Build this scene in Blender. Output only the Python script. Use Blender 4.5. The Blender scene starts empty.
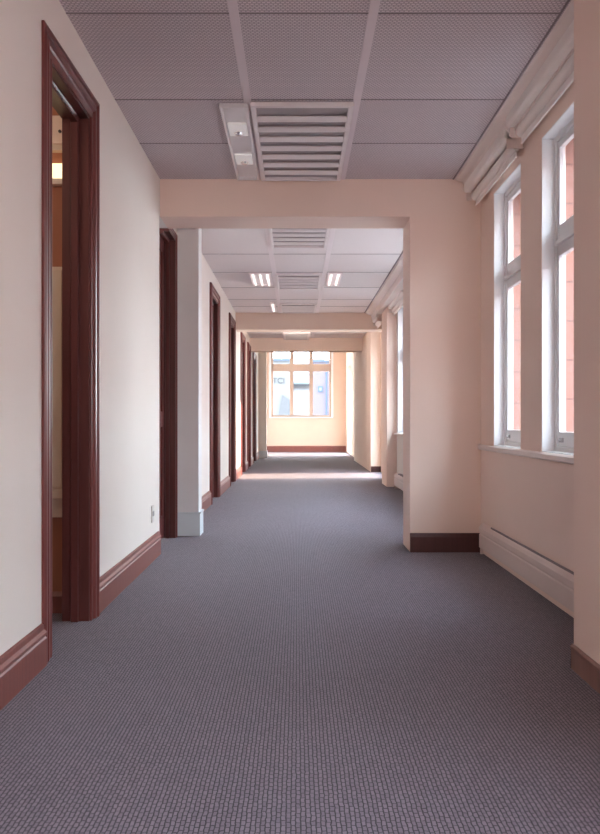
import bpy, bmesh, math, random
from mathutils import Vector, Matrix
random.seed(4)
scene = bpy.context.scene
col = scene.collection

# ------------------------------------------------------------------ materials
def _inp(b, name, v):
    if name in b.inputs: b.inputs[name].default_value = v

def mat(name, color, rough=0.6, metal=0.0, var=0.06, nscale=3.0, bump=0.0, bscale=60.0, spec=0.5, emis=None, estr=0.0, coat=0.0):
    """procedural paint: base colour broken up by soft noise, optional fine bump"""
    m = bpy.data.materials.new(name); m.use_nodes = True
    nt = m.node_tree; b = nt.nodes['Principled BSDF']
    _inp(b, 'Roughness', rough); _inp(b, 'Metallic', metal); _inp(b, 'Specular IOR Level', spec); _inp(b, 'Coat Weight', coat)
    tc = nt.nodes.new('ShaderNodeTexCoord')
    n = nt.nodes.new('ShaderNodeTexNoise'); n.inputs['Scale'].default_value = nscale; n.inputs['Detail'].default_value = 3
    nt.links.new(tc.outputs['Object'], n.inputs['Vector'])
    r = nt.nodes.new('ShaderNodeValToRGB')
    r.color_ramp.elements[0].position = 0.3; r.color_ramp.elements[1].position = 0.7
    c = color
    r.color_ramp.elements[0].color = (c[0]*(1-var), c[1]*(1-var), c[2]*(1-var), 1)
    r.color_ramp.elements[1].color = (min(1, c[0]*(1+var)), min(1, c[1]*(1+var)), min(1, c[2]*(1+var)), 1)
    nt.links.new(n.outputs['Fac'], r.inputs['Fac']); nt.links.new(r.outputs['Color'], b.inputs['Base Color'])
    if bump:
        n2 = nt.nodes.new('ShaderNodeTexNoise'); n2.inputs['Scale'].default_value = bscale
        nt.links.new(tc.outputs['Object'], n2.inputs['Vector'])
        bp = nt.nodes.new('ShaderNodeBump'); bp.inputs['Strength'].default_value = bump; bp.inputs['Distance'].default_value = 0.01
        nt.links.new(n2.outputs['Fac'], bp.inputs['Height']); nt.links.new(bp.outputs['Normal'], b.inputs['Normal'])
    if emis:
        b.inputs['Emission Color'].default_value = (*emis, 1); b.inputs['Emission Strength'].default_value = estr
    return m

def wood(name, color, dark=0.7, rough=0.35):
    m = bpy.data.materials.new(name); m.use_nodes = True
    nt = m.node_tree; b = nt.nodes['Principled BSDF']; _inp(b, 'Roughness', rough); _inp(b, 'Specular IOR Level', 0.4)
    tc = nt.nodes.new('ShaderNodeTexCoord'); mp = nt.nodes.new('ShaderNodeMapping'); mp.inputs['Scale'].default_value = (30, 30, 1.2)
    n = nt.nodes.new('ShaderNodeTexNoise'); n.inputs['Scale'].default_value = 1.5; n.inputs['Detail'].default_value = 4
    nt.links.new(tc.outputs['Object'], mp.inputs['Vector']); nt.links.new(mp.outputs['Vector'], n.inputs['Vector'])
    r = nt.nodes.new('ShaderNodeValToRGB'); r.color_ramp.elements[0].position = .3; r.color_ramp.elements[1].position = .75
    r.color_ramp.elements[0].color = (color[0]*dark, color[1]*dark, color[2]*dark, 1); r.color_ramp.elements[1].color = (*color, 1)
    nt.links.new(n.outputs['Fac'], r.inputs['Fac']); nt.links.new(r.outputs['Color'], b.inputs['Base Color'])
    return m

def grid_mat(name, c1, c2, mortar, bw, rh, ms, swap=False, rough=0.9, bump=0.3, var=0.0, offset=0.5, dist=0.004, smooth=0.2, axes=None, sheen=0.0, wob=0.0):
    """brick-pattern surface laid out in metres: carpet loops, pierced ceiling tile, stone blocks"""
    m = bpy.data.materials.new(name); m.use_nodes = True
    nt = m.node_tree; b = nt.nodes['Principled BSDF']; _inp(b, 'Roughness', rough); _inp(b, 'Specular IOR Level', 0.15)
    _inp(b, 'Sheen Weight', sheen)
    tc = nt.nodes.new('ShaderNodeTexCoord'); sp = nt.nodes.new('ShaderNodeSeparateXYZ'); cb = nt.nodes.new('ShaderNodeCombineXYZ')
    nt.links.new(tc.outputs['Object'], sp.inputs[0])
    a, d = axes or (('Y', 'X') if swap else ('X', 'Y'))
    nt.links.new(sp.outputs[a], cb.inputs['X']); nt.links.new(sp.outputs[d], cb.inputs['Y'])
    vec = cb.outputs[0]
    if wob:
        wn = nt.nodes.new('ShaderNodeTexNoise'); wn.inputs['Scale'].default_value = 45; wn.inputs['Detail'].default_value = 1
        nt.links.new(tc.outputs['Object'], wn.inputs['Vector'])
        vm = nt.nodes.new('ShaderNodeVectorMath'); vm.operation = 'MULTIPLY_ADD'; vm.inputs[1].default_value = (wob, wob*.5, 0)
        nt.links.new(wn.outputs['Color'], vm.inputs[0]); nt.links.new(vec, vm.inputs[2]); vec = vm.outputs[0]
    br = nt.nodes.new('ShaderNodeTexBrick'); br.offset = offset
    br.inputs['Scale'].default_value = 1; br.inputs['Brick Width'].default_value = bw; br.inputs['Row Height'].default_value = rh
    br.inputs['Mortar Size'].default_value = ms; br.inputs['Mortar Smooth'].default_value = smooth
    br.inputs['Color1'].default_value = (*c1, 1); br.inputs['Color2'].default_value = (*c2, 1); br.inputs['Mortar'].default_value = (*mortar, 1)
    nt.links.new(vec, br.inputs['Vector'])
    out = br.outputs['Color']
    if var:
        n = nt.nodes.new('ShaderNodeTexNoise'); n.inputs['Scale'].default_value = 1.3; n.inputs['Detail'].default_value = 5
        nt.links.new(tc.outputs['Object'], n.inputs['Vector'])
        r = nt.nodes.new('ShaderNodeValToRGB')
        r.color_ramp.elements[0].color = (1-var,)*3 + (1,); r.color_ramp.elements[1].color = (1+var,)*3 + (1,)
        nt.links.new(n.outputs['Fac'], r.inputs['Fac'])
        mx = nt.nodes.new('ShaderNodeMix'); mx.data_type = 'RGBA'; mx.blend_type = 'MULTIPLY'; mx.inputs['Factor'].default_value = 1
        nt.links.new(out, mx.inputs['A']); nt.links.new(r.outputs['Color'], mx.inputs['B']); out = mx.outputs['Result']
    nt.links.new(out, b.inputs['Base Color'])
    if bump:
        bp = nt.nodes.new('ShaderNodeBump'); bp.inputs['Strength'].default_value = bump; bp.inputs['Distance'].default_value = dist; bp.invert = True
        nt.links.new(br.outputs['Fac'], bp.inputs['Height']); nt.links.new(bp.outputs['Normal'], b.inputs['Normal'])
    return m

def glass_mat():
    m = bpy.data.materials.new('window glass'); m.use_nodes = True; nt = m.node_tree
    nt.nodes.remove(nt.nodes['Principled BSDF']); o = nt.nodes['Material Output']
    t = nt.nodes.new('ShaderNodeBsdfTransparent'); t.inputs[0].default_value = (.97, .98, .98, 1)
    g = nt.nodes.new('ShaderNodeBsdfGlossy'); g.inputs['Roughness'].default_value = .02
    lw = nt.nodes.new('ShaderNodeLayerWeight'); f = nt.nodes.new('ShaderNodeMath'); f.operation = 'POWER'; f.inputs[1].default_value = 6
    nt.links.new(lw.outputs['Facing'], f.inputs[0])
    mx = nt.nodes.new('ShaderNodeMixShader')
    nt.links.new(f.outputs[0], mx.inputs[0]); nt.links.new(t.outputs[0], mx.inputs[1]); nt.links.new(g.outputs[0], mx.inputs[2])
    nt.links.new(mx.outputs[0], o.inputs['Surface']); return m

M = dict(
    wall=mat('cream wall paint', (.81, .765, .71), .75, var=.02, nscale=1.2, bump=.05, bscale=180),
    pink=mat('blush wall paint', (.86, .685, .595), .75, var=.02, nscale=1.2, bump=.05, bscale=180),
    peach=mat('wall paint with peach sun glow', (.82, .675, .575), .75, var=.02),  # peach sun glow of the far bays put into the wall colour
    endpeach=mat('deeper wall paint with peach sun glow', (.74, .545, .43), .75, var=.02),  # warm light on the end wall put into its colour, darkened against overexposure
    peachtrim=mat('window paint with peach glow', (.50, .375, .30), .5, var=.02),  # same warm glow put into the end window frame colour
    pier=mat('grey white pier paint', (.73, .745, .75), .7, var=.02),
    plinth=mat('pale blue grey plinth paint', (.66, .74, .77), .5, var=.03),
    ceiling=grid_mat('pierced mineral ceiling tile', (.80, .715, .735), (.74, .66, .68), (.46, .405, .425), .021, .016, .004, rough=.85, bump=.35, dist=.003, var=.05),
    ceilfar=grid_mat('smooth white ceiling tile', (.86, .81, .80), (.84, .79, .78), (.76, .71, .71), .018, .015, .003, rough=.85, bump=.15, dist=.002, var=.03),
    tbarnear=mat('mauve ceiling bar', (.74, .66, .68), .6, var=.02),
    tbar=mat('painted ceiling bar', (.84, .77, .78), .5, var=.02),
    seam=mat('dark ceiling joint', (.26, .22, .23), .8),
    carpet=grid_mat('woven loop carpet', (.192, .155, .19), (.148, .119, .15), (.028, .022, .030), .026, .0125, .0019, swap=True, rough=.95, bump=.6, dist=.004, var=.10, offset=.37, sheen=.17, wob=.012),
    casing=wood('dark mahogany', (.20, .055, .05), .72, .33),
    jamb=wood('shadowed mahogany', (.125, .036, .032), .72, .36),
    base=wood('reddish stained skirting', (.25, .085, .07), .8, .4),
    basedark=wood('deep brown skirting', (.085, .03, .028), .75, .45),
    basebrown=wood('faded brown skirting', (.30, .16, .13), .8, .45),
    white=mat('white window enamel', (.80, .80, .80), .35, var=.015),
    reveal=mat('white reveal paint', (.86, .88, .90), .5, var=.01),
    sill=mat('cream gloss sill', (.80, .71, .67), .4, var=.02),
    heater=mat('beige enamel', (.74, .62, .57), .45, var=.02),
    blind=mat('ivory blind casing', (.86, .80, .76), .5, var=.02),
    dark=mat('dark gap', (.06, .05, .05), .7),
    vent=mat('grey white louvre metal', (.80, .745, .74), .4, var=.02),
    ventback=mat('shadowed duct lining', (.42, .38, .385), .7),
    chrome=mat('polished reflector', (.85, .84, .84), .18, metal=1.0, var=.01),
    tray=mat('satin lamp tray', (.80, .77, .78), .35, metal=.2, var=.02),
    lampdim=mat('frosted lamp', (.9, .88, .85), .4, emis=(1, .95, .93), estr=.14),
    tube=mat('lit fluorescent tube', (.9, .9, .88), .4, emis=(1, .93, .88), estr=.9),
    glowpanel=mat('opal lamp panel', (.55, .53, .52), .35, emis=(1, .92, .86), estr=.03),
    terra=mat('terracotta wall paint', (.40, .165, .10), .8, var=.03),
    creamleaf=mat('cream cupboard paint', (.72, .58, .47), .55, var=.02),
    lamp=mat('warm lamp glass', (.9, .8, .6), .4, emis=(1, .83, .5), estr=1.1),
    plastic=mat('pale switch plastic', (.70, .68, .64), .4),
    brass=mat('worn brass', (.60, .46, .25), .3, metal=1.0),
    steel=mat('brushed steel', (.55, .55, .56), .35, metal=1.0),
    pinkstone=grid_mat('salmon brick facing', (.36, .175, .135), (.33, .16, .125), (.21, .10, .08), .65, .225, .006, axes=('X', 'Z'), rough=.9, bump=.3),
    brick=grid_mat('red brick facing', (.28, .12, .09), (.24, .10, .08), (.25, .21, .19), .22, .075, .008, axes=('Y', 'Z'), rough=.9, bump=.3, var=.1),
    street=mat('grey street paving', (.25, .25, .25), .9, var=.1),
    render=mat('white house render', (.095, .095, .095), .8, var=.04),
    render2=mat('pale house render', (.40, .40, .41), .8, var=.15, nscale=.8),
    slate=mat('blue grey roofing', (.035, .048, .068), .7, var=.1),
    lilac=mat('lilac house render', (.085, .07, .088), .8, var=.04),
    signblue=mat('blue sign enamel', (.018, .045, .075), .5),
    signdark=mat('dark sign lettering', (.015, .015, .017), .6),
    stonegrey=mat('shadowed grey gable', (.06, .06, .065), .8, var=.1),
    glass=glass_mat(),
)

# ------------------------------------------------------------------ helpers
class MB:
    def __init__(s): s.bm = bmesh.new()
    def box(s, x0, x1, y0, y1, z0, z1, rot=None):
        g = bmesh.ops.create_cube(s.bm, size=1)['verts']
        c = Vector(((x0+x1)/2, (y0+y1)/2, (z0+z1)/2))
        for v in g:
            p = Vector((v.co.x*(x1-x0), v.co.y*(y1-y0), v.co.z*(z1-z0)))
            if rot: p = rot @ p
            v.co = c + p
        return s
    def prism(s, pts, axis, a, b):
        """pts: closed outline in the two other axes (x,z for axis y; y,z for axis x; x,y for axis z), extruded from a to b"""
        def P(p, t): return {'y': (p[0], t, p[1]), 'x': (t, p[0], p[1]), 'z': (p[0], p[1], t)}[axis]
        A = [s.bm.verts.new(P(p, a)) for p in pts]; B = [s.bm.verts.new(P(p, b)) for p in pts]; n = len(pts)
        s.bm.faces.new(A); s.bm.faces.new(B[::-1])
        for i in range(n): s.bm.faces.new((A[i], B[i], B[(i+1) % n], A[(i+1) % n]))
        return s
    def cyl(s, p, q, r, n=16, r2=None):
        p, q = Vector(p), Vector(q); d = q-p
        R = d.to_track_quat('Z', 'Y').to_matrix().to_4x4(); R.translation = (p+q)/2
        bmesh.ops.create_cone(s.bm, cap_ends=True, segments=n, radius1=r, radius2=r if r2 is None else r2, depth=d.length, matrix=R); return s
    def sweep(s, prof, path):
        """path(u, w) -> list of points; prof list of (u, w): lofts a mitred moulding round a door opening"""
        rows = [[s.bm.verts.new(p) for p in path(u, w)] for u, w in prof]
        n = len(prof)
        for i in range(n):
            a, b = rows[i], rows[(i+1) % n]
            for k in range(len(a)-1): s.bm.faces.new((a[k], a[k+1], b[k+1], b[k]))
        s.bm.faces.new([r[0] for r in rows]); s.bm.faces.new([r[-1] for r in rows])
        return s
    def build(s, name, m, parent=None, bevel=0.0, smooth=False):
        bmesh.ops.recalc_face_normals(s.bm, faces=s.bm.faces[:])
        me = bpy.data.meshes.new(name); s.bm.to_mesh(me); s.bm.free()
        o = bpy.data.objects.new(name, me); me.materials.append(m); col.objects.link(o)
        if parent is not None:
            o.parent = parent
            off = Vector((0, 0, 0)); q = parent
            while q is not None: off += q.location; q = q.parent
            me.transform(Matrix.Translation(-off))       # meshes are written in world metres
        if bevel:
            b = o.modifiers.new('bevel', 'BEVEL'); b.width = bevel; b.segments = 2; b.limit_method = 'ANGLE'
        if smooth:
            for p in me.polygons: p.use_smooth = True
        return o

def tag(o, label=None, cat=None, group=None, kind=None):
    if label: o['label'] = label
    if cat: o['category'] = cat
    if group: o['group'] = group
    if kind: o['kind'] = kind
    return o
def struct(mb, name, m, label, cat, **k): return tag(mb.build(name, m, **k), label, cat, None, 'structure')
def empty(name, loc, label, cat, group=None, kind=None):
    o = bpy.data.objects.new(name, None); col.objects.link(o); o.location = loc; o.empty_display_size = .1
    return tag(o, label, cat, group, kind)
def copy_tree(o, parent=None):
    c = o.copy(); col.objects.link(c); c.parent = parent
    for ch in list(o.children): copy_tree(ch, c)
    return c

H = 2.847            # ceiling
XL = -1.046          # left wall face
TW = .128            # left partition thickness
END = 27.4

# ------------------------------------------------------------------ floor, ceiling
struct(MB().box(-4.2, 2.0, -3.2, END+.1, -.12, 0), 'floor', M['carpet'], 'purple grey woven carpet running the length of the corridor', 'floor')
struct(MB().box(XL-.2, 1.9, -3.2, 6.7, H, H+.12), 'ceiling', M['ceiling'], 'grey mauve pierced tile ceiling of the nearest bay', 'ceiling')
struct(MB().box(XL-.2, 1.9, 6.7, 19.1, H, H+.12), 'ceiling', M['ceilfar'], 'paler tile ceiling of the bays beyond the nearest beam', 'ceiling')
struct(MB().box(XL-.2, 1.9, 19.1, END+.1, 3.55, 3.67).box(XL-.2, 1.9, 19.05, 19.1, H, 3.67), 'ceiling', M['wall'], 'higher cream ceiling of the last bay by the end window', 'ceiling')

# ceiling bars
t = MB()
for x in (-.285, .345): t.box(x-.022, x+.022, -3, 6.49, H-.004, H)
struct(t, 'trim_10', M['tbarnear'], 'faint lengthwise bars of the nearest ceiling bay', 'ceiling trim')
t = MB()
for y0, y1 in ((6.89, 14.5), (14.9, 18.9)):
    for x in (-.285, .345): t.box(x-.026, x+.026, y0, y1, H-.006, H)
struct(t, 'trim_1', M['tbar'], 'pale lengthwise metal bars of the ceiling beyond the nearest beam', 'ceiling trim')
t = MB()
for y in (-1.9, -.7, .5, 1.6, 2.75, 3.85, 4.88, 5.65): t.box(XL, 1.19, y-.0045, y+.0045, H-.003, H)
for y in (7.6, 9.4, 10.55, 11.75, 12.9, 13.7): t.box(XL, 1.15, y-.005, y+.005, H-.003, H)
for y in (16, 17.1, 18.2): t.box(XL, 1.4, y-.008, y+.008, H-.003, H)
t.box(1.188, 1.197, -3, 6.49, H-.004, H)
t.box(1.145, 1.16, 6.9, 14.5, H-.004, H)
struct(t, 'trim_2', M['seam'], 'thin dark cross joints between the ceiling tiles', 'ceiling trim')

# ------------------------------------------------------------------ left wall with door openings
# (y0, y1, casing width, near casing)
DOORS = [(3.48, 4.38, .12, True), (6.46, 7.33, .05, False), (10.16, 11.25, .12, True), (13.0, 14.1, .12, True),
         (15.7, 16.75, .12, True), (17.85, 18.75, .12, True), (20.0, 21.3, .12, True)]
DTS = [2.642, 2.605, 2.66, 2.66, 2.66, 2.66, 2.66]           # tops of the casings
holes = []
for (a, b, cw, near) in DOORS: holes.append((a + (cw-.01 if near else 0), b-cw+.01))
w = MB(); y = -3.1
for (a, b), d, DT in zip(holes, DOORS, DTS):
    w.box(XL-TW, XL, y, a, 0, 3.6); w.box(XL-TW, XL, a, b, DT-d[2]+.01, 3.6); y = b
w.box(XL-TW, XL, y, END+.1, 0, 3.6)
struct(w, 'wall_left', M['wall'], 'long cream left wall pierced by seven mahogany doorways', 'wall')

CAS = [(0, 0), (0, .022), (.10, .030), (.16, .034), (.26, .034), (.30, .022), (.44, .020), (.48, .028), (.60, .026), (.66, .014), (.90, .012), (.94, .018), (1, .016), (1, 0)]
JAMB = [(0, .006), (.022, .006), (.022, -.038), (.030, -.043), (.044, -.045), (.044, -.078), (.030, -.082), (.022, -.086), (.022, -TW), (0, -TW)]
door_words = ['open mahogany doorway nearest the camera showing a terracotta room', 'mahogany doorway just before the projecting grey white pier',
              'first mahogany doorway beyond the grey white pier', 'second mahogany doorway beyond the grey white pier',
              'mahogany doorway just past the middle ceiling beam', 'mahogany doorway just before the furthest ceiling beam', 'last mahogany doorway on the left wall by the end window']
for i, (a, b, cw, near) in enumerate(DOORS):
    DT = DTS[i]
    root = empty('door_%d' % (i+1), (XL, (a+b)/2, 0), door_words[i], 'doorway', None, 'structure')
    def cas(u, v):
        u *= cw
        vn = v*.5 if i == 0 else v
        if not near: v *= .5
        p = [(XL+vn, a+u, 0), (XL+vn, a+u, DT-u), (XL+v, b-u, DT-u), (XL+v, b-u, 0)]
        return p if near else [(XL+v, 6.9, DT-u)] + p[2:]
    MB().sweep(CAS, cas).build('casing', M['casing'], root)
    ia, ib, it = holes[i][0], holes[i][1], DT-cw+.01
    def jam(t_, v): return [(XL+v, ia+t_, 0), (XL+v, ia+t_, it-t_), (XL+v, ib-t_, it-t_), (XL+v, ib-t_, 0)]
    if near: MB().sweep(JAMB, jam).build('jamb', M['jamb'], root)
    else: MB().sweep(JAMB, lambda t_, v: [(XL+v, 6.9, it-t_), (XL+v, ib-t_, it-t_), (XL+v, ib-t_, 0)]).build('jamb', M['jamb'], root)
    if i > 0:      # closed leaf set deep in the frame
        x0, x1 = XL-.126, XL-.09
        la, lb, lt = ia+(.026 if near else .004), ib-.026, it-.026
        L = MB().box(x0, x1-.012, la, lb, .008, lt)
        ym = (la+lb)/2
        for (p, q) in ((la, la+.09), (ym-.045, ym+.045), (lb-.09, lb)): L.box(x1-.012, x1, p, q, .008, lt)
        for (p, q) in ((.008, .2), (.95, 1.08), (lt-.11, lt)):
            L.box(x1-.012, x1, la+.09, ym-.045, p, q).box(x1-.012, x1, ym+.045, lb-.09, p, q)
        leaf = L.build('door_leaf', M['casing'], root)
        MB().box(x1, x1+.004, la+.03, la+.07, .95, 1.15).cyl((x1, la+.05, 1.06), (x1+.04, la+.05, 1.06), .009).cyl((x1+.035, la+.05, 1.06), (x1+.035, la+.15, 1.06), .008).build('handle', M['brass'], leaf)

# baseboards of the left wall, one run between each pair of doors
def skirting(pts_dir, x, y0, y1, h, m, label, name, d=1, th=.022):
    # profile along y on a face at x, sticking out towards d
    pr = [(0, 0), (th, 0), (th, h*.66), (th*.75, h*.70), (th*1.05, h*.74), (th*1.05, h*.80), (th*.55, h*.86), (th*.45, h*.97), (0, h)]
    return struct(MB().prism([(x+d*p, z) for p, z in pr], 'y', y0, y1), name, m, label, 'baseboard')
runs = [(-3, 3.48, 'reddish skirting on the left wall before the nearest doorway'),
        (4.38, 6.40, 'reddish skirting on the left wall between nearest doorway and grey white pier'),
        (7.64, 10.16, 'reddish skirting on the left wall just beyond the grey white pier'), (11.25, 13.0, 'reddish skirting between the two doorways beyond the grey white pier'),
        (14.1, 15.7, 'reddish skirting under the middle ceiling beam on the left wall'), (16.75, 17.85, 'reddish skirting between the two doorways past the middle beam'),
        (18.75, 20.0, 'reddish skirting under the furthest ceiling beam on the left wall'), (21.3, 23.0, 'reddish skirting on the left wall after the last doorway')]
for a, b, lab in runs: skirting(None, XL, a, b, .172, M['base'], lab, 'baseboard_left')

# piers on the left
struct(MB().box(XL-.02, -.857, 7.405, 7.63, 0, H), 'pillar', M['pier'], 'grey white pier projecting from left wall beyond the second doorway', 'pier')
struct(MB().box(XL, -.842, 7.390, 7.645, 0, .195).box(XL, -.836, 7.384, 7.651, .195, .207), 'baseboard_pier', M['plinth'], 'pale blue grey plinth at the foot of the nearer left pier', 'baseboard')
struct(MB().box(XL-.02, -.83, 23.0, 23.35, 0, 3.55), 'pillar', M['wall'], 'cream pier on the left framing the end window alcove', 'pier')
struct(MB().box(XL, -.81, 22.98, 23.37, 0, .19), 'baseboard_pier', M['plinth'], 'pale plinth at the foot of the furthest left pier', 'baseboard')

# ------------------------------------------------------------------ beams
BM = 2.560
struct(MB().box(XL, .863, 6.49, 6.89, BM, H), 'beam', M['pink'], 'nearest ceiling beam, spanning between the piers', 'beam')
struct(MB().box(XL, 1.66, 14.5, 14.9, BM, H), 'beam', M['peach'], 'middle ceiling beam halfway down the corridor', 'beam')
struct(MB().box(XL, 1.45, 18.9, 19.3, BM, 3.6), 'beam', M['peach'], 'furthest ceiling beam in front of the end window', 'beam')

# ------------------------------------------------------------------ right side
XO = 1.85            # outer face of outside wall
def wall_with_holes(xa, xb, y0, y1, z0, z1, hs):
    b = MB(); y = y0
    for (a, c, za, zb) in hs:
        if a > y: b.box(xa, xb, y, a, z0, z1)
        b.box(xa, xb, a, c, z0, za); b.box(xa, xb, a, c, zb, z1); y = c
    if y1 > y: b.box(xa, xb, y, y1, z0, z1)
    return b
H0 = [(-2.5, -.6, .82, 2.625), (-.1, 1.8, .82, 2.625)]  # added openings out of view, letting daylight onto the left wall
struct(wall_with_holes(1.397, XO, -3.1, 2.3, 0, H, H0), 'wall_right', M['pink'], 'blush wall beside the camera with added unseen window openings', 'wall')
struct(MB().box(1.117, XO, 2.3, 3.43, 0, H), 'wall_right', M['pink'], 'plain blush wall at the right edge nearest the camera', 'wall')
struct(MB().prism([(1.117, 0), (1.108, 0), (1.108, .078), (1.105, .084), (1.105, .092), (1.113, .10), (1.117, .10)], 'y', 2.3, 3.438)
       .prism([(3.43, 0), (3.438, 0), (3.438, .078), (3.436, .10), (3.43, .10)], 'x', 1.108, 1.36),
       'baseboard_right', M['basebrown'], 'faded brown skirting at the foot of the nearest right wall', 'baseboard')
H1 = [(4.16, 4.887, .82, 2.625), (5.34, 6.07, .82, 2.625)]
H2 = [(7.3, 10.6, .82, 2.66), (11.45, 12.77, .82, 2.70)]  # first opening is hidden, widened to let more light into the bay
H3 = [(14.95, 16.5, .06, 2.62)]
H4 = [(24.6, 26.6, .04, 2.7)]
LIN = 1.545          # plaster lining depth
struct(wall_with_holes(1.405, LIN, 3.43, 6.49, 0, H, H1), 'wall_right', M['pink'], 'blush window wall over the long heater, with two tall windows', 'wall')
struct(wall_with_holes(LIN, 1.73, 3.43, 6.91, -4.5, 4.2, H1), 'wall_exterior', M['pinkstone'], 'salmon block outer face seen through the two nearest windows', 'wall')
struct(MB().box(.863, LIN, 6.49, 6.91, 0, H), 'pillar', M['pink'], 'wide blush pier on the right carrying the nearest beam', 'pier')
struct(wall_with_holes(1.515, 1.66, 6.91, 12.9, 0, H, H2), 'wall_right', M['wall'], 'cream window wall in the second bay behind the wide pier', 'wall')
struct(wall_with_holes(1.66, XO, 6.91, 12.9, -4.5, 4.2, H2), 'wall_exterior', M['pinkstone'], 'salmon block outer face of the second bay', 'wall')
struct(MB().box(1.364, XO, 12.9, 13.65, 0, H), 'pillar', M['pink'], 'narrow blush pier between the second and third window bays', 'pier')
struct(wall_with_holes(1.65, XO, 13.65, 16.7, 0, H, H3), 'wall_right', M['peach'], 'cream wall with tall glazing behind the narrow pier', 'wall')
struct(MB().box(1.45, XO, 16.7, 21.6, 0, 3.6), 'wall_right', M['peach'], 'sunlit cream wall standing forward near the far end', 'wall')
struct(wall_with_holes(1.58, XO, 21.6, END+.1, 0, 3.6, H4), 'wall_right', M['peach'], 'cream wall with full height glazing beside the end window', 'wall')
# end and back walls
EW = (-.83, 1.10, 1.13, 3.42)
e = MB().box(XL-.2, EW[0], END, END+.3, 0, 3.6).box(EW[1], 2, END, END+.3, 0, 3.6).box(EW[0], EW[1], END, END+.3, 0, EW[2]).box(EW[0], EW[1], END, END+.3, EW[3], 3.6)
struct(e, 'wall_end', M['endpeach'], 'sunlit peach wall under and around the end window', 'wall')
struct(MB().box(XL-.2, XO, -3.2, -3.1, 0, H), 'wall_back', M['wall'], 'plain cream wall closing the corridor behind the camera', 'wall')

def front_skirt(x0, x1, y, h, m, label, name, th=.02):
    pr = [(0, 0), (th, 0), (th, h*.8), (th*.5, h*.9), (0, h)]
    return struct(MB().prism([(y-p, z) for p, z in pr], 'x', x0, x1), name, m, label, 'baseboard')
b = MB()
front_skirt(.862, 1.396, 6.49, .145, M['basedark'], 'dark brown skirting across the front of the wide right pier', 'baseboard_right')
front_skirt(1.452, 1.648, 16.7, .11, M['basedark'], 'short dark skirting on the far right wall return', 'baseboard_right')
front_skirt(XL, 1.58, END, .20, M['base'], 'reddish brown skirting under the end window', 'baseboard_end')

# ------------------------------------------------------------------ sills
struct(MB().prism([(1.380, .79), (1.388, .782), (1.405, .782), (1.53, .80), (1.53, .822), (1.388, .822), (1.380, .814)], 'y', 3.44, 6.485), 'trim_3', M['sill'], 'cream sill board running under the two nearest windows', 'window sill')
struct(MB().box(1.465, 1.64, 6.92, 12.89, .79, .822), 'trim_4', M['sill'], 'cream sill board in the second window bay', 'window sill', bevel=.006)
struct(MB().box(EW[0]-.06, EW[1]+.06, END-.06, END+.1, 1.095, 1.13), 'trim_5', M['white'], 'white sill board of the end window', 'window sill', bevel=.006)
# cornice strip over the windows
struct(MB().prism([(1.205, H), (1.215, H-.012), (1.262, H-.028), (1.30, H-.075), (1.30, H-.10), (1.397, H-.10), (1.397, H)], 'y', 3.44, 6.485), 'trim_6', M['sill'], 'cream cornice above the two nearest windows', 'cornice')
struct(MB().prism([(1.165, H), (1.175, H-.02), (1.26, H-.05), (1.28, H-.12), (1.515, H-.12), (1.515, H)], 'y', 6.92, 12.89), 'trim_7', M['sill'], 'cream cornice above the windows of the second bay', 'cornice')
struct(MB().prism([(1.165, H), (1.175, H-.02), (1.26, H-.05), (1.28, H-.12), (1.364, H-.12), (1.364, H)], 'y', 12.89, 14.49), 'trim_8', M['sill'], 'cream cornice leading up to the middle beam', 'cornice')

# ------------------------------------------------------------------ windows
def ring(b, x0, x1, y0, y1, z0, z1, w, wt=None, wb=None):
    wt = wt or w; wb = wb or w
    b.box(x0, x1, y0, y0+w, z0, z1).box(x0, x1, y1-w, y1, z0, z1).box(x0, x1, y0+w, y1-w, z0, z0+wb).box(x0, x1, y0+w, y1-w, z1-wt, z1); return b
def side_window(n, x, y0, y1, z0, z1, label, transom=True):
    r = empty('window_%d' % n, (x, (y0+y1)/2, z0), label, 'window', None, 'structure')
    ring(MB(), x, x+.055, y0, y1, z0, z1, .034).build('window_frame', M['white'], r, bevel=.004)
    xs0, xs1 = x+.008, x+.04
    zt0, zt1 = (1.935, 2.12)
    ring(MB(), 1.408 if x < 1.55 else 1.517, x, y0-.001, y1+.001, z0+.003, z1+.001, .006).build('reveal_lining', M['reveal'], r)
    lo = ring(MB(), xs0, xs1, y0+.034, y1-.034, z0+.034, zt0+.07, .028, .07, .085).build('lower_sash', M['white'], r, bevel=.004)
    MB().box(x+.02, x+.025, y0+.06, y1-.06, z0+.115, zt0+.005).build('pane', M['glass'], lo)
    MB().box(x-.004, x+.01, y1-.15, y1-.10, z0+.06, z0+.085).cyl((x-.012, y1-.125, z0+.07), (x+.01, y1-.125, z0+.07), .006).build('catch', M['steel'], lo)
    up = ring(MB(), xs0+.004, xs1, y0+.034, y1-.034, zt0+.078, z1-.034, .026, .04, .10).build('upper_sash', M['white'], r, bevel=.004)
    MB().box(x+.02, x+.025, y0+.06, y1-.06, zt0+.175, z1-.07).build('pane', M['glass'], up)
    MB().box(x-.012, xs0+.005, y0+.034, y1-.034, zt0+.062, zt0+.084).build('transom', M['white'], r, bevel=.003)
    return r
side_window(1, 1.478, *H1[0], 'nearest tall white sash window, partly hidden by the right wall edge')
side_window(2, 1.478, *H1[1], 'second tall white sash window, next to the wide right pier')
side_window(3, 1.60, *H2[0], 'white sash window hidden behind the wide right pier, widened to brighten the bay')
side_window(4, 1.60, *H2[1], 'bright sliver of sash window beyond the wide right pier')
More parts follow.
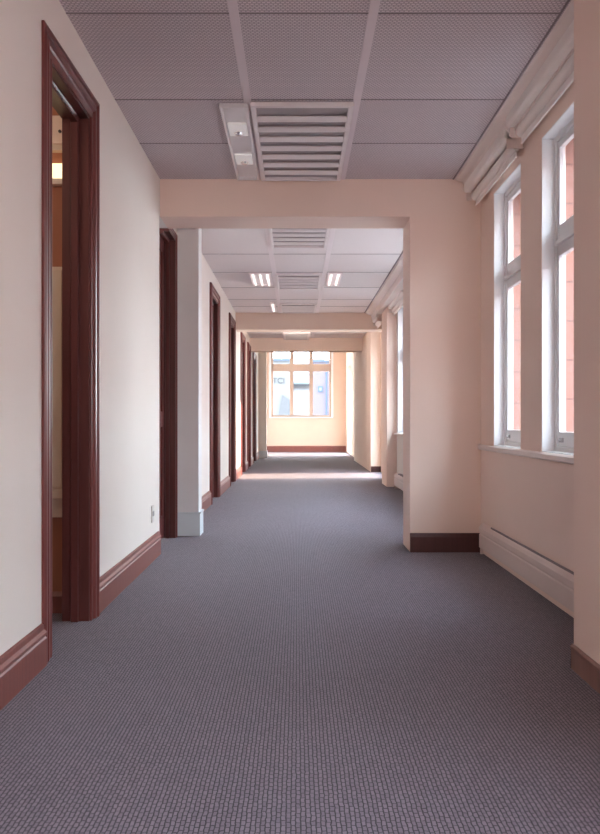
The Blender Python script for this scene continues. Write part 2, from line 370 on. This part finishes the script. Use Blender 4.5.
def glazed(n, x, y0, y1, z0, z1, bars, label):
    r = empty('window_%d' % n, (x, (y0+y1)/2, z0), label, 'window', None, 'structure')
    f = ring(MB(), x, x+.06, y0, y1, z0, z1, .05)
    ys = [y0+(y1-y0)*k/bars for k in range(bars+1)]
    for q in ys[1:-1]: f.box(x, x+.06, q-.025, q+.025, z0+.05, z1-.05)
    f.build('window_frame', M['white'], r)
    for p, q in zip(ys[:-1], ys[1:]): MB().box(x+.025, x+.03, p+.02, q-.02, z0+.05, z1-.05).build('pane', M['glass'], r)
glazed(5, 1.74, *H3[0], 2, 'tall glazed opening behind the narrow right pier')
glazed(6, 1.70, *H4[0], 2, 'dazzling full height glazing right of the end window')
glazed(8, 1.60, *H0[0], 2, 'added unseen wide window behind the camera, lighting the left wall')  # this window and the next are added, unseen, for their daylight
glazed(9, 1.60, *H0[1], 2, 'added unseen wide window just this side of the nearest right wall, lighting the left wall')
# end window: three lights over three lights
r = empty('window_7', ((EW[0]+EW[1])/2, END, EW[2]), 'large end window of three tall and three short lights', 'window', None, 'structure')
ex = [EW[0], -.17, .455, EW[1]]; ty0, ty1 = 2.60, 2.84
def eb(b, x0, x1, z0, z1, d=.0): return b.box(x0, x1, END+.06-d, END+.14, z0, z1)
f = MB(); eb(f, EW[0], EW[0]+.06, EW[2], EW[3]); eb(f, EW[1]-.06, EW[1], EW[2], EW[3]); eb(f, EW[0]+.06, EW[1]-.06, EW[2], EW[2]+.06); eb(f, EW[0]+.06, EW[1]-.06, EW[3]-.06, EW[3])
f.build('window_frame', M['peachtrim'], r)
eb(MB(), EW[0]+.06, EW[1]-.06, ty0, ty1, .03).build('transom', M['peachtrim'], r, bevel=.01)
for x in ex[1:3]:
    eb(MB(), x-.06, x+.06, EW[2]+.06, ty0, .015).build('mullion', M['peachtrim'], r); eb(MB(), x-.06, x+.06, ty1, EW[3]-.06, .015).build('mullion', M['peachtrim'], r)
for k in range(3):
    x0 = ex[k]+.06; x1 = ex[k+1]-.06
    for z0, z1 in ((EW[2]+.06, ty0), (ty1, EW[3]-.06)):
        MB().box(x0, x1, END+.10, END+.105, z0, z1).build('pane', M['glass'], r)
# white architrave of end window
struct(MB().box(EW[1], EW[1]+.07, END-.02, END, EW[2], 3.48).box(EW[0]-.07, EW[0], END-.02, END, EW[2], 3.48), 'trim_9', M['white'], 'white side trims of the end window', 'window trim')

# ------------------------------------------------------------------ roller blinds
def blind(name, x, y0, y1, z, label):
    r = empty(name, (x+.06, (y0+y1)/2, z-.12), label, 'blind', 'rolled blinds over the right hand windows')
    MB().prism([(x, z), (x, z-.055), (x+.012, z-.068), (x+.05, z-.068), (x+.05, z)], 'y', y0, y1).build('cassette', M['blind'], r, bevel=.004)
    MB().cyl((x+.085, y0+.02, z-.095), (x+.085, y1-.02, z-.095), .034, 24).build('rolled_cloth', M['blind'], r, smooth=False)
    for ya, yb in ((y0, y0+.012), (y1-.012, y1)):
        MB().box(x+.02, x+.125, ya, yb, z-.125, z-.005).build('bracket', M['heater'], r, bevel=.003)
    MB().box(x+.083, x+.088, y0+.03, y1-.03, z-.165, z-.125).cyl((x+.085, y0+.03, z-.167), (x+.085, y1-.03, z-.167), .007, 8).build('hem_bar', M['blind'], r)
    return r
blind('roller_blind', 1.255, 3.46, 5.10, 2.825, 'ivory rolled blind above the nearest tall window')
blind('roller_blind', 1.268, 5.22, 6.46, 2.80, 'ivory rolled blind above the window next to the wide pier')
blind('roller_blind', 1.375, 11.2, 12.85, 2.76, 'ivory rolled blind beyond the wide right pier')
r = blind('roller_blind', 1.28, 13.75, 14.47, 2.74, 'short ivory rolled blind against the middle beam')

# ------------------------------------------------------------------ heaters
def heater(x, xw, y0, y1, label):
    r = empty('convector_heater', ((x+xw)/2, (y0+y1)/2, 0), label, 'heater', 'low convector heaters under the right hand windows')
    MB().prism([(x, .05), (x, .150), (x+.006, .155), (x+.006, .161), (x, .166), (x, .200), (x+.010, .218), (xw, .236), (xw, .05)], 'y', y0, y1).build('casing', M['heater'], r, bevel=.003)
    for ya in (y0, y1-.02):
        MB().box(x+.008, xw-.005, ya+.002, ya+.018, .0, .05).build('foot', M['heater'], r)
    MB().box(x+.020, xw-.006, y0+.15, y1-.3, .226, .237).build('outlet_grille', M['seam'], r)
    return r
heater(1.370, 1.404, 3.47, 6.40, 'long beige convector heater along the base of the nearest window wall')
heater(1.44, 1.513, 8.0, 12.6, 'beige convector heater in the second bay beyond the wide pier')

# ------------------------------------------------------------------ ceiling fittings
def vent(x0, x1, y0, y1, n, label, gap=.035):
    z = H
    r = empty('ceiling_vent', ((x0+x1)/2, (y0+y1)/2, z-.03), label, 'vent', 'louvred ceiling vents along the middle strip')
    b = MB(); fw = .03
    b.box(x0, x0+fw, y0, y1, z-.03, z-.002).box(x1-fw, x1, y0, y1, z-.03, z-.002).box(x0+fw, x1-fw, y0, y0+fw, z-.03, z-.002).box(x0+fw, x1-fw, y1-fw, y1, z-.03, z-.002)
    b.build('frame', M['vent'], r, bevel=.004)
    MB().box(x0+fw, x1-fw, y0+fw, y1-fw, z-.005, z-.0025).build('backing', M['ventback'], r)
    p = (y1-y0-2*fw)/n
    s = MB(); R = Matrix.Rotation(math.radians(-16), 3, 'X')
    for k in range(n):
        c = y0+fw+p*(k+1)
        if k < n-1: s.box(x0+fw, x1-fw, c-p*.14, c+p*.14, z-.030, z-.023, R)
    s.build('slats', M['vent'], r)
    return r
vent(-.27, .33, 4.91, 6.44, 8, 'big louvred vent in the nearest ceiling bay')
vent(-.27, .31, 7.9, 8.95, 5, 'louvred vent just beyond the nearest beam')
vent(-.27, .31, 10.6, 11.75, 5, 'louvred vent between the two lit ceiling lamps')
vent(-.27, .31, 13.3, 14.35, 4, 'small louvred vent against the middle beam')

r = empty('spotlight_tray', (-.40, 5.66, H-.03), 'narrow satin ceiling tray with two square spotlights beside the big louvred vent', 'ceiling light')
b = MB()
b.box(-.452, -.437, 4.93, 6.42, H-.03, H-.002).box(-.305, -.285, 4.93, 6.42, H-.03, H-.002).box(-.437, -.305, 4.93, 4.95, H-.03, H-.002).box(-.437, -.305, 6.40, 6.42, H-.03, H-.002).box(-.437, -.305, 4.95, 6.40, H-.008, H-.002)
b.build('tray', M['tray'], r, bevel=.003)
for y in (5.34, 5.95):
    g = MB().prism([(-.43, y-.11), (-.312, y-.11), (-.312, y+.11), (-.43, y+.11)], 'z', H-.022, H-.008).build('spotlight', M['lampdim'], r, bevel=.01)
    MB().cyl((-.37, y+.05, H-.034), (-.37, y+.05, H-.02), .022, 16, .03).build('bulb', M['chrome'], g)

def tube_light(x0, x1, y0, y1, n, label):
    r = empty('fluorescent_ceiling_light', ((x0+x1)/2, (y0+y1)/2, H-.025), label, 'ceiling light', 'lit fluorescent ceiling lamps in the second bay')
    b = MB().box(x0, x0+.012, y0, y1, H-.025, H-.002).box(x1-.012, x1, y0, y1, H-.025, H-.002).box(x0+.012, x1-.012, y0, y0+.012, H-.025, H-.002).box(x0+.012, x1-.012, y1-.012, y1, H-.025, H-.002).box(x0+.012, x1-.012, y0+.012, y1-.012, H-.006, H-.002)
    b.build('housing', M['tbar'], r)
    for k in range(n):
        c = x0+(x1-x0)*(k+.5)/n
        MB().cyl((c, y0+.03, H-.02), (c, y1-.03, H-.02), .013, 10).build('tube', M['tube'], r, smooth=True)
tube_light(-.60, -.33, 10.55, 11.45, 3, 'three tube ceiling lamp on the left of the middle strip')
tube_light(.385, .565, 10.55, 11.45, 2, 'two tube ceiling lamp on the right of the middle strip')
tube_light(-.43, -.34, 13.2, 14.2, 1, 'single tube ceiling lamp close to the middle beam')
r = empty('ceiling_lamp_panel', (0, 17.9, H-.07), 'flat opal lamp panel hanging between the middle and furthest beams', 'ceiling light')
MB().box(-.29, .27, 17.2, 18.6, H-.075, H-.045).build('housing', M['vent'], r, bevel=.006)
MB().box(-.24, .22, 17.26, 18.54, H-.08, H-.074).build('diffuser', M['glowpanel'], r)
for x in (-.2, .18):
    for y in (17.4, 18.4): MB().cyl((x, y, H-.046), (x, y, H-.001), .006, 8).build('hanger', M['steel'], r)
tube_light(-.36, -.31, 16.6, 17.1, 1, 'tiny lit ceiling lamp left of the hanging opal panel')
tube_light(.31, .36, 16.6, 17.1, 1, 'tiny lit ceiling lamp right of the hanging opal panel')

# ------------------------------------------------------------------ wall socket
r = empty('wall_socket', (XL, 6.13, .27), 'small pale socket plate low on the left wall near the second doorway', 'socket')
MB().box(XL+.0005, XL+.010, 6.09, 6.17, .27, .39).build('plate', M['plastic'], r, bevel=.003)
for y in (6.11, 6.15): MB().box(XL+.010, XL+.0115, y-.006, y+.006, .315, .35).build('rocker', M['dark'], r)

# ------------------------------------------------------------------ room behind the open door
struct(MB().box(-4.1, XL-TW, 4.44, 4.54, 0, 3.0).box(-4.1, -4.0, 1.0, 4.44, 0, 3.0).box(-4.1, XL-TW, 0.9, 1.0, 0, 3.0), 'wall_room', M['terra'], 'terracotta walls of the room behind the nearest doorway', 'wall')
struct(MB().box(-4.1, XL-TW, .9, 4.54, 3.0, 3.1), 'ceiling', M['wall'], 'cream ceiling of the room behind the nearest doorway', 'ceiling')
front_skirt(-4.0, XL-TW-.002, 4.44, .11, M['base'], 'brown skirting inside the terracotta room', 'baseboard_room')
r = empty('wall_cupboard', (-1.55, 4.42, .49), 'cream panelled cupboard on the terracotta wall inside the nearest doorway', 'cupboard')
MB().box(-1.92, -1.20, 4.405, 4.439, .50, 1.80).build('carcass', M['creamleaf'], r, bevel=.004)
d = MB().box(-1.90, -1.215, 4.385, 4.404, .66, 1.78).build('door', M['creamleaf'], r, bevel=.004)
MB().box(-1.80, -1.262, 4.378, 4.386, .80, 1.68).build('panel', M['creamleaf'], d, bevel=.004)
MB().box(-1.93, -1.195, 4.37, 4.404, .60, .65).build('ledge', M['creamleaf'], r, bevel=.004)
r = empty('alarm_box', (-1.26, 4.43, 2.43), 'pale box with a dark dot high on the terracotta wall inside the nearest doorway', 'alarm')
MB().box(-1.36, -1.195, 4.405, 4.439, 2.435, 2.585).build('housing', M['pink'], r, bevel=.006)
MB().cyl((-1.228, 4.398, 2.50), (-1.228, 4.406, 2.50), .008).build('sensor', M['dark'], r)
MB().box(-1.37, -1.19, 4.395, 4.439, 2.40, 2.43).build('bracket', M['creamleaf'], r)
r = empty('wall_light', (-1.26, 4.43, 2.23), 'small lit square lamp on the terracotta wall inside the nearest doorway', 'wall light')
MB().box(-1.36, -1.20, 4.40, 4.425, 2.255, 2.335).build('shade', M['lamp'], r, bevel=.004)
MB().box(-1.37, -1.19, 4.39, 4.439, 2.225, 2.253).build('bracket', M['heater'], r)

# ------------------------------------------------------------------ outdoors
struct(MB().box(-60, 80, -50, 110, -4.6, -4.5), 'street', M['street'], 'grey street surface outside, below the windows', 'street')
r = empty('sun_blocking_building', (16, -3, -4.5), 'added red brick building across the yard, keeping sun off the nearer windows', 'building')  # added building, sized to block the sun from the nearer windows
MB().box(12, 20, -22, 15, -4.5, 7.2).build('wall', M['brick'], r)
MB().box(11.8, 20.2, -22.2, 15.2, 7.2, 7.45).build('parapet', M['render'], r)
for k in range(9):
    for z in (-2.5, 1.0, 4.2):
        fr = MB().box(11.93, 12.0, -19+k*3.8, -17.4+k*3.8, z, z+2).build('window', M['white'], r)
        MB().box(11.92, 11.93, -18.9+k*3.8, -17.5+k*3.8, z+.1, z+1.9).build('pane', M['slate'], fr)
r = empty('white_house', (-2.4, 45, -4.5), 'white rendered house with faint lettering seen through left lights of end window', 'building')
MB().box(-9, -.28, 44, 52, -4.5, 4.1).build('wall', M['render'], r)
MB().box(-9.2, -.22, 43.9, 52, 4.1, 4.22).build('roof_edge', M['slate'], r)
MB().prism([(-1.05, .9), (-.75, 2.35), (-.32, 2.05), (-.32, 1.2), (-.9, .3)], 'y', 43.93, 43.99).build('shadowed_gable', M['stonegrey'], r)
fc = bpy.data.curves.new('lettering', 'FONT'); fc.body = 'TCI'; fc.size = .42; fc.extrude = .01; fc.align_x = 'CENTER'
tmp = bpy.data.objects.new('lettering', fc); col.objects.link(tmp); bpy.context.view_layer.update()
me = bpy.data.meshes.new_from_object(tmp.evaluated_get(bpy.context.evaluated_depsgraph_get())); bpy.data.objects.remove(tmp)
fo = bpy.data.objects.new('lettering', me); col.objects.link(fo); fo.parent = r; me.materials.clear(); me.materials.append(M['signdark'])
fo.rotation_euler = (math.pi/2, 0, 0); fo.location = Vector((-.95, 43.97, 2.95)) - r.location
r = empty('low_house', (.25, 57, -4.5), 'pale house with blue grey roof seen through middle light of end window', 'building')
MB().box(-2.2, 1.6, 54, 60, -4.5, 3.35).build('wall', M['render2'], r)
MB().prism([(53.7, 3.35), (60.3, 3.35), (57, 5.2)], 'x', -2.4, 1.8).build('roof', M['slate'], r)
MB().box(-2.4, 1.8, 53.6, 53.7, 3.25, 3.37).build('gutter', M['stonegrey'], r)
r = empty('lilac_house', (3.2, 47, -4.5), 'lilac rendered house with small blue sign seen through right light of end window', 'building')
MB().box(.78, 7, 44, 51, -4.5, 4.05).build('wall', M['lilac'], r)
MB().box(.7, 7.1, 43.9, 51.1, 4.05, 4.17).build('roof_edge', M['slate'], r)
MB().cyl((1.52, 43.9, -4.5), (1.52, 43.9, 4.05), .03, 12).build('drainpipe', M['signblue'], r)
r = empty('street_sign', (1.20, 43.96, 2.5), 'small square blue sign on the lilac house wall', 'sign')
MB().box(1.09, 1.33, 43.95, 43.99, 2.50, 2.80).build('plate', M['signblue'], r)
MB().box(1.15, 1.27, 43.94, 43.95, 2.57, 2.73).build('emblem', M['render'], r)

# ------------------------------------------------------------------ light
wd = bpy.data.worlds.new('sky'); scene.world = wd; wd.use_nodes = True
nt = wd.node_tree; bg = nt.nodes['Background']
tc = nt.nodes.new('ShaderNodeTexCoord'); sp = nt.nodes.new('ShaderNodeSeparateXYZ'); rp = nt.nodes.new('ShaderNodeValToRGB')
nt.links.new(tc.outputs['Generated'], sp.inputs[0]); nt.links.new(sp.outputs['Z'], rp.inputs[0]); nt.links.new(rp.outputs[0], bg.inputs[0])
rp.color_ramp.elements[0].color = (.92, .96, 1, 1); rp.color_ramp.elements[1].color = (.72, .86, 1.0, 1); rp.color_ramp.elements[1].position = .6
bg.inputs[1].default_value = 15.0

def lamp(kind, name, loc, energy, color, rot=None, size=None, size_y=None):
    l = bpy.data.lights.new(name, kind); l.energy = energy; l.color = color
    if size is not None and kind == 'AREA':
        l.size = size
        if size_y: l.shape = 'RECTANGLE'; l.size_y = size_y
    if size is not None and kind == 'POINT': l.shadow_soft_size = size
    o = bpy.data.objects.new(name, l); col.objects.link(o); o.location = loc
    if rot is not None: o.rotation_euler = rot
    return o
sd = Vector((-1, -.12, -.44)).normalized()
s = lamp('SUN', 'low_sun', (10, 20, 8), 15, (1, .76, .54)); s.rotation_euler = sd.to_track_quat('-Z', 'Y').to_euler(); s.data.angle = math.radians(1.2)
# added fill behind the camera, lighting the surfaces that face it
lamp('AREA', 'camera_side_fill', (0, -2.9, 1.7), 34, (1, .83, .75), (math.radians(90), 0, 0), 1.8, 2.2)
lamp('POINT', 'room_fill', (-2.0, 3.2, 2.4), 14, (1, .80, .62), None, .15)  # added fill inside the terracotta room, itself out of view
lamp('POINT', 'far_bay_fill', (0, 16.6, 2.2), 24, (1, .85, .75), None, .2)  # added mid-air fill brightening the bay before the furthest beam

# ------------------------------------------------------------------ camera
cd = bpy.data.cameras.new('camera'); co = bpy.data.objects.new('camera', cd); col.objects.link(co)
co.location = (0, 0, 1.0); co.rotation_euler = (math.radians(90), 0, 0)
cd.lens = 850/834*36; cd.sensor_width = 36; cd.sensor_fit = 'AUTO'; cd.shift_x = 3/834; cd.shift_y = 4/834; cd.clip_start = .02; cd.clip_end = 300
scene.camera = co
scene.view_settings.view_transform = 'Standard'; scene.view_settings.look = 'None'
scene.view_settings.exposure = 0.35; scene.view_settings.gamma = 1
scene.cycles.use_denoising = True
scene.cycles.max_bounces = 12; scene.cycles.diffuse_bounces = 8; scene.cycles.transparent_max_bounces = 16
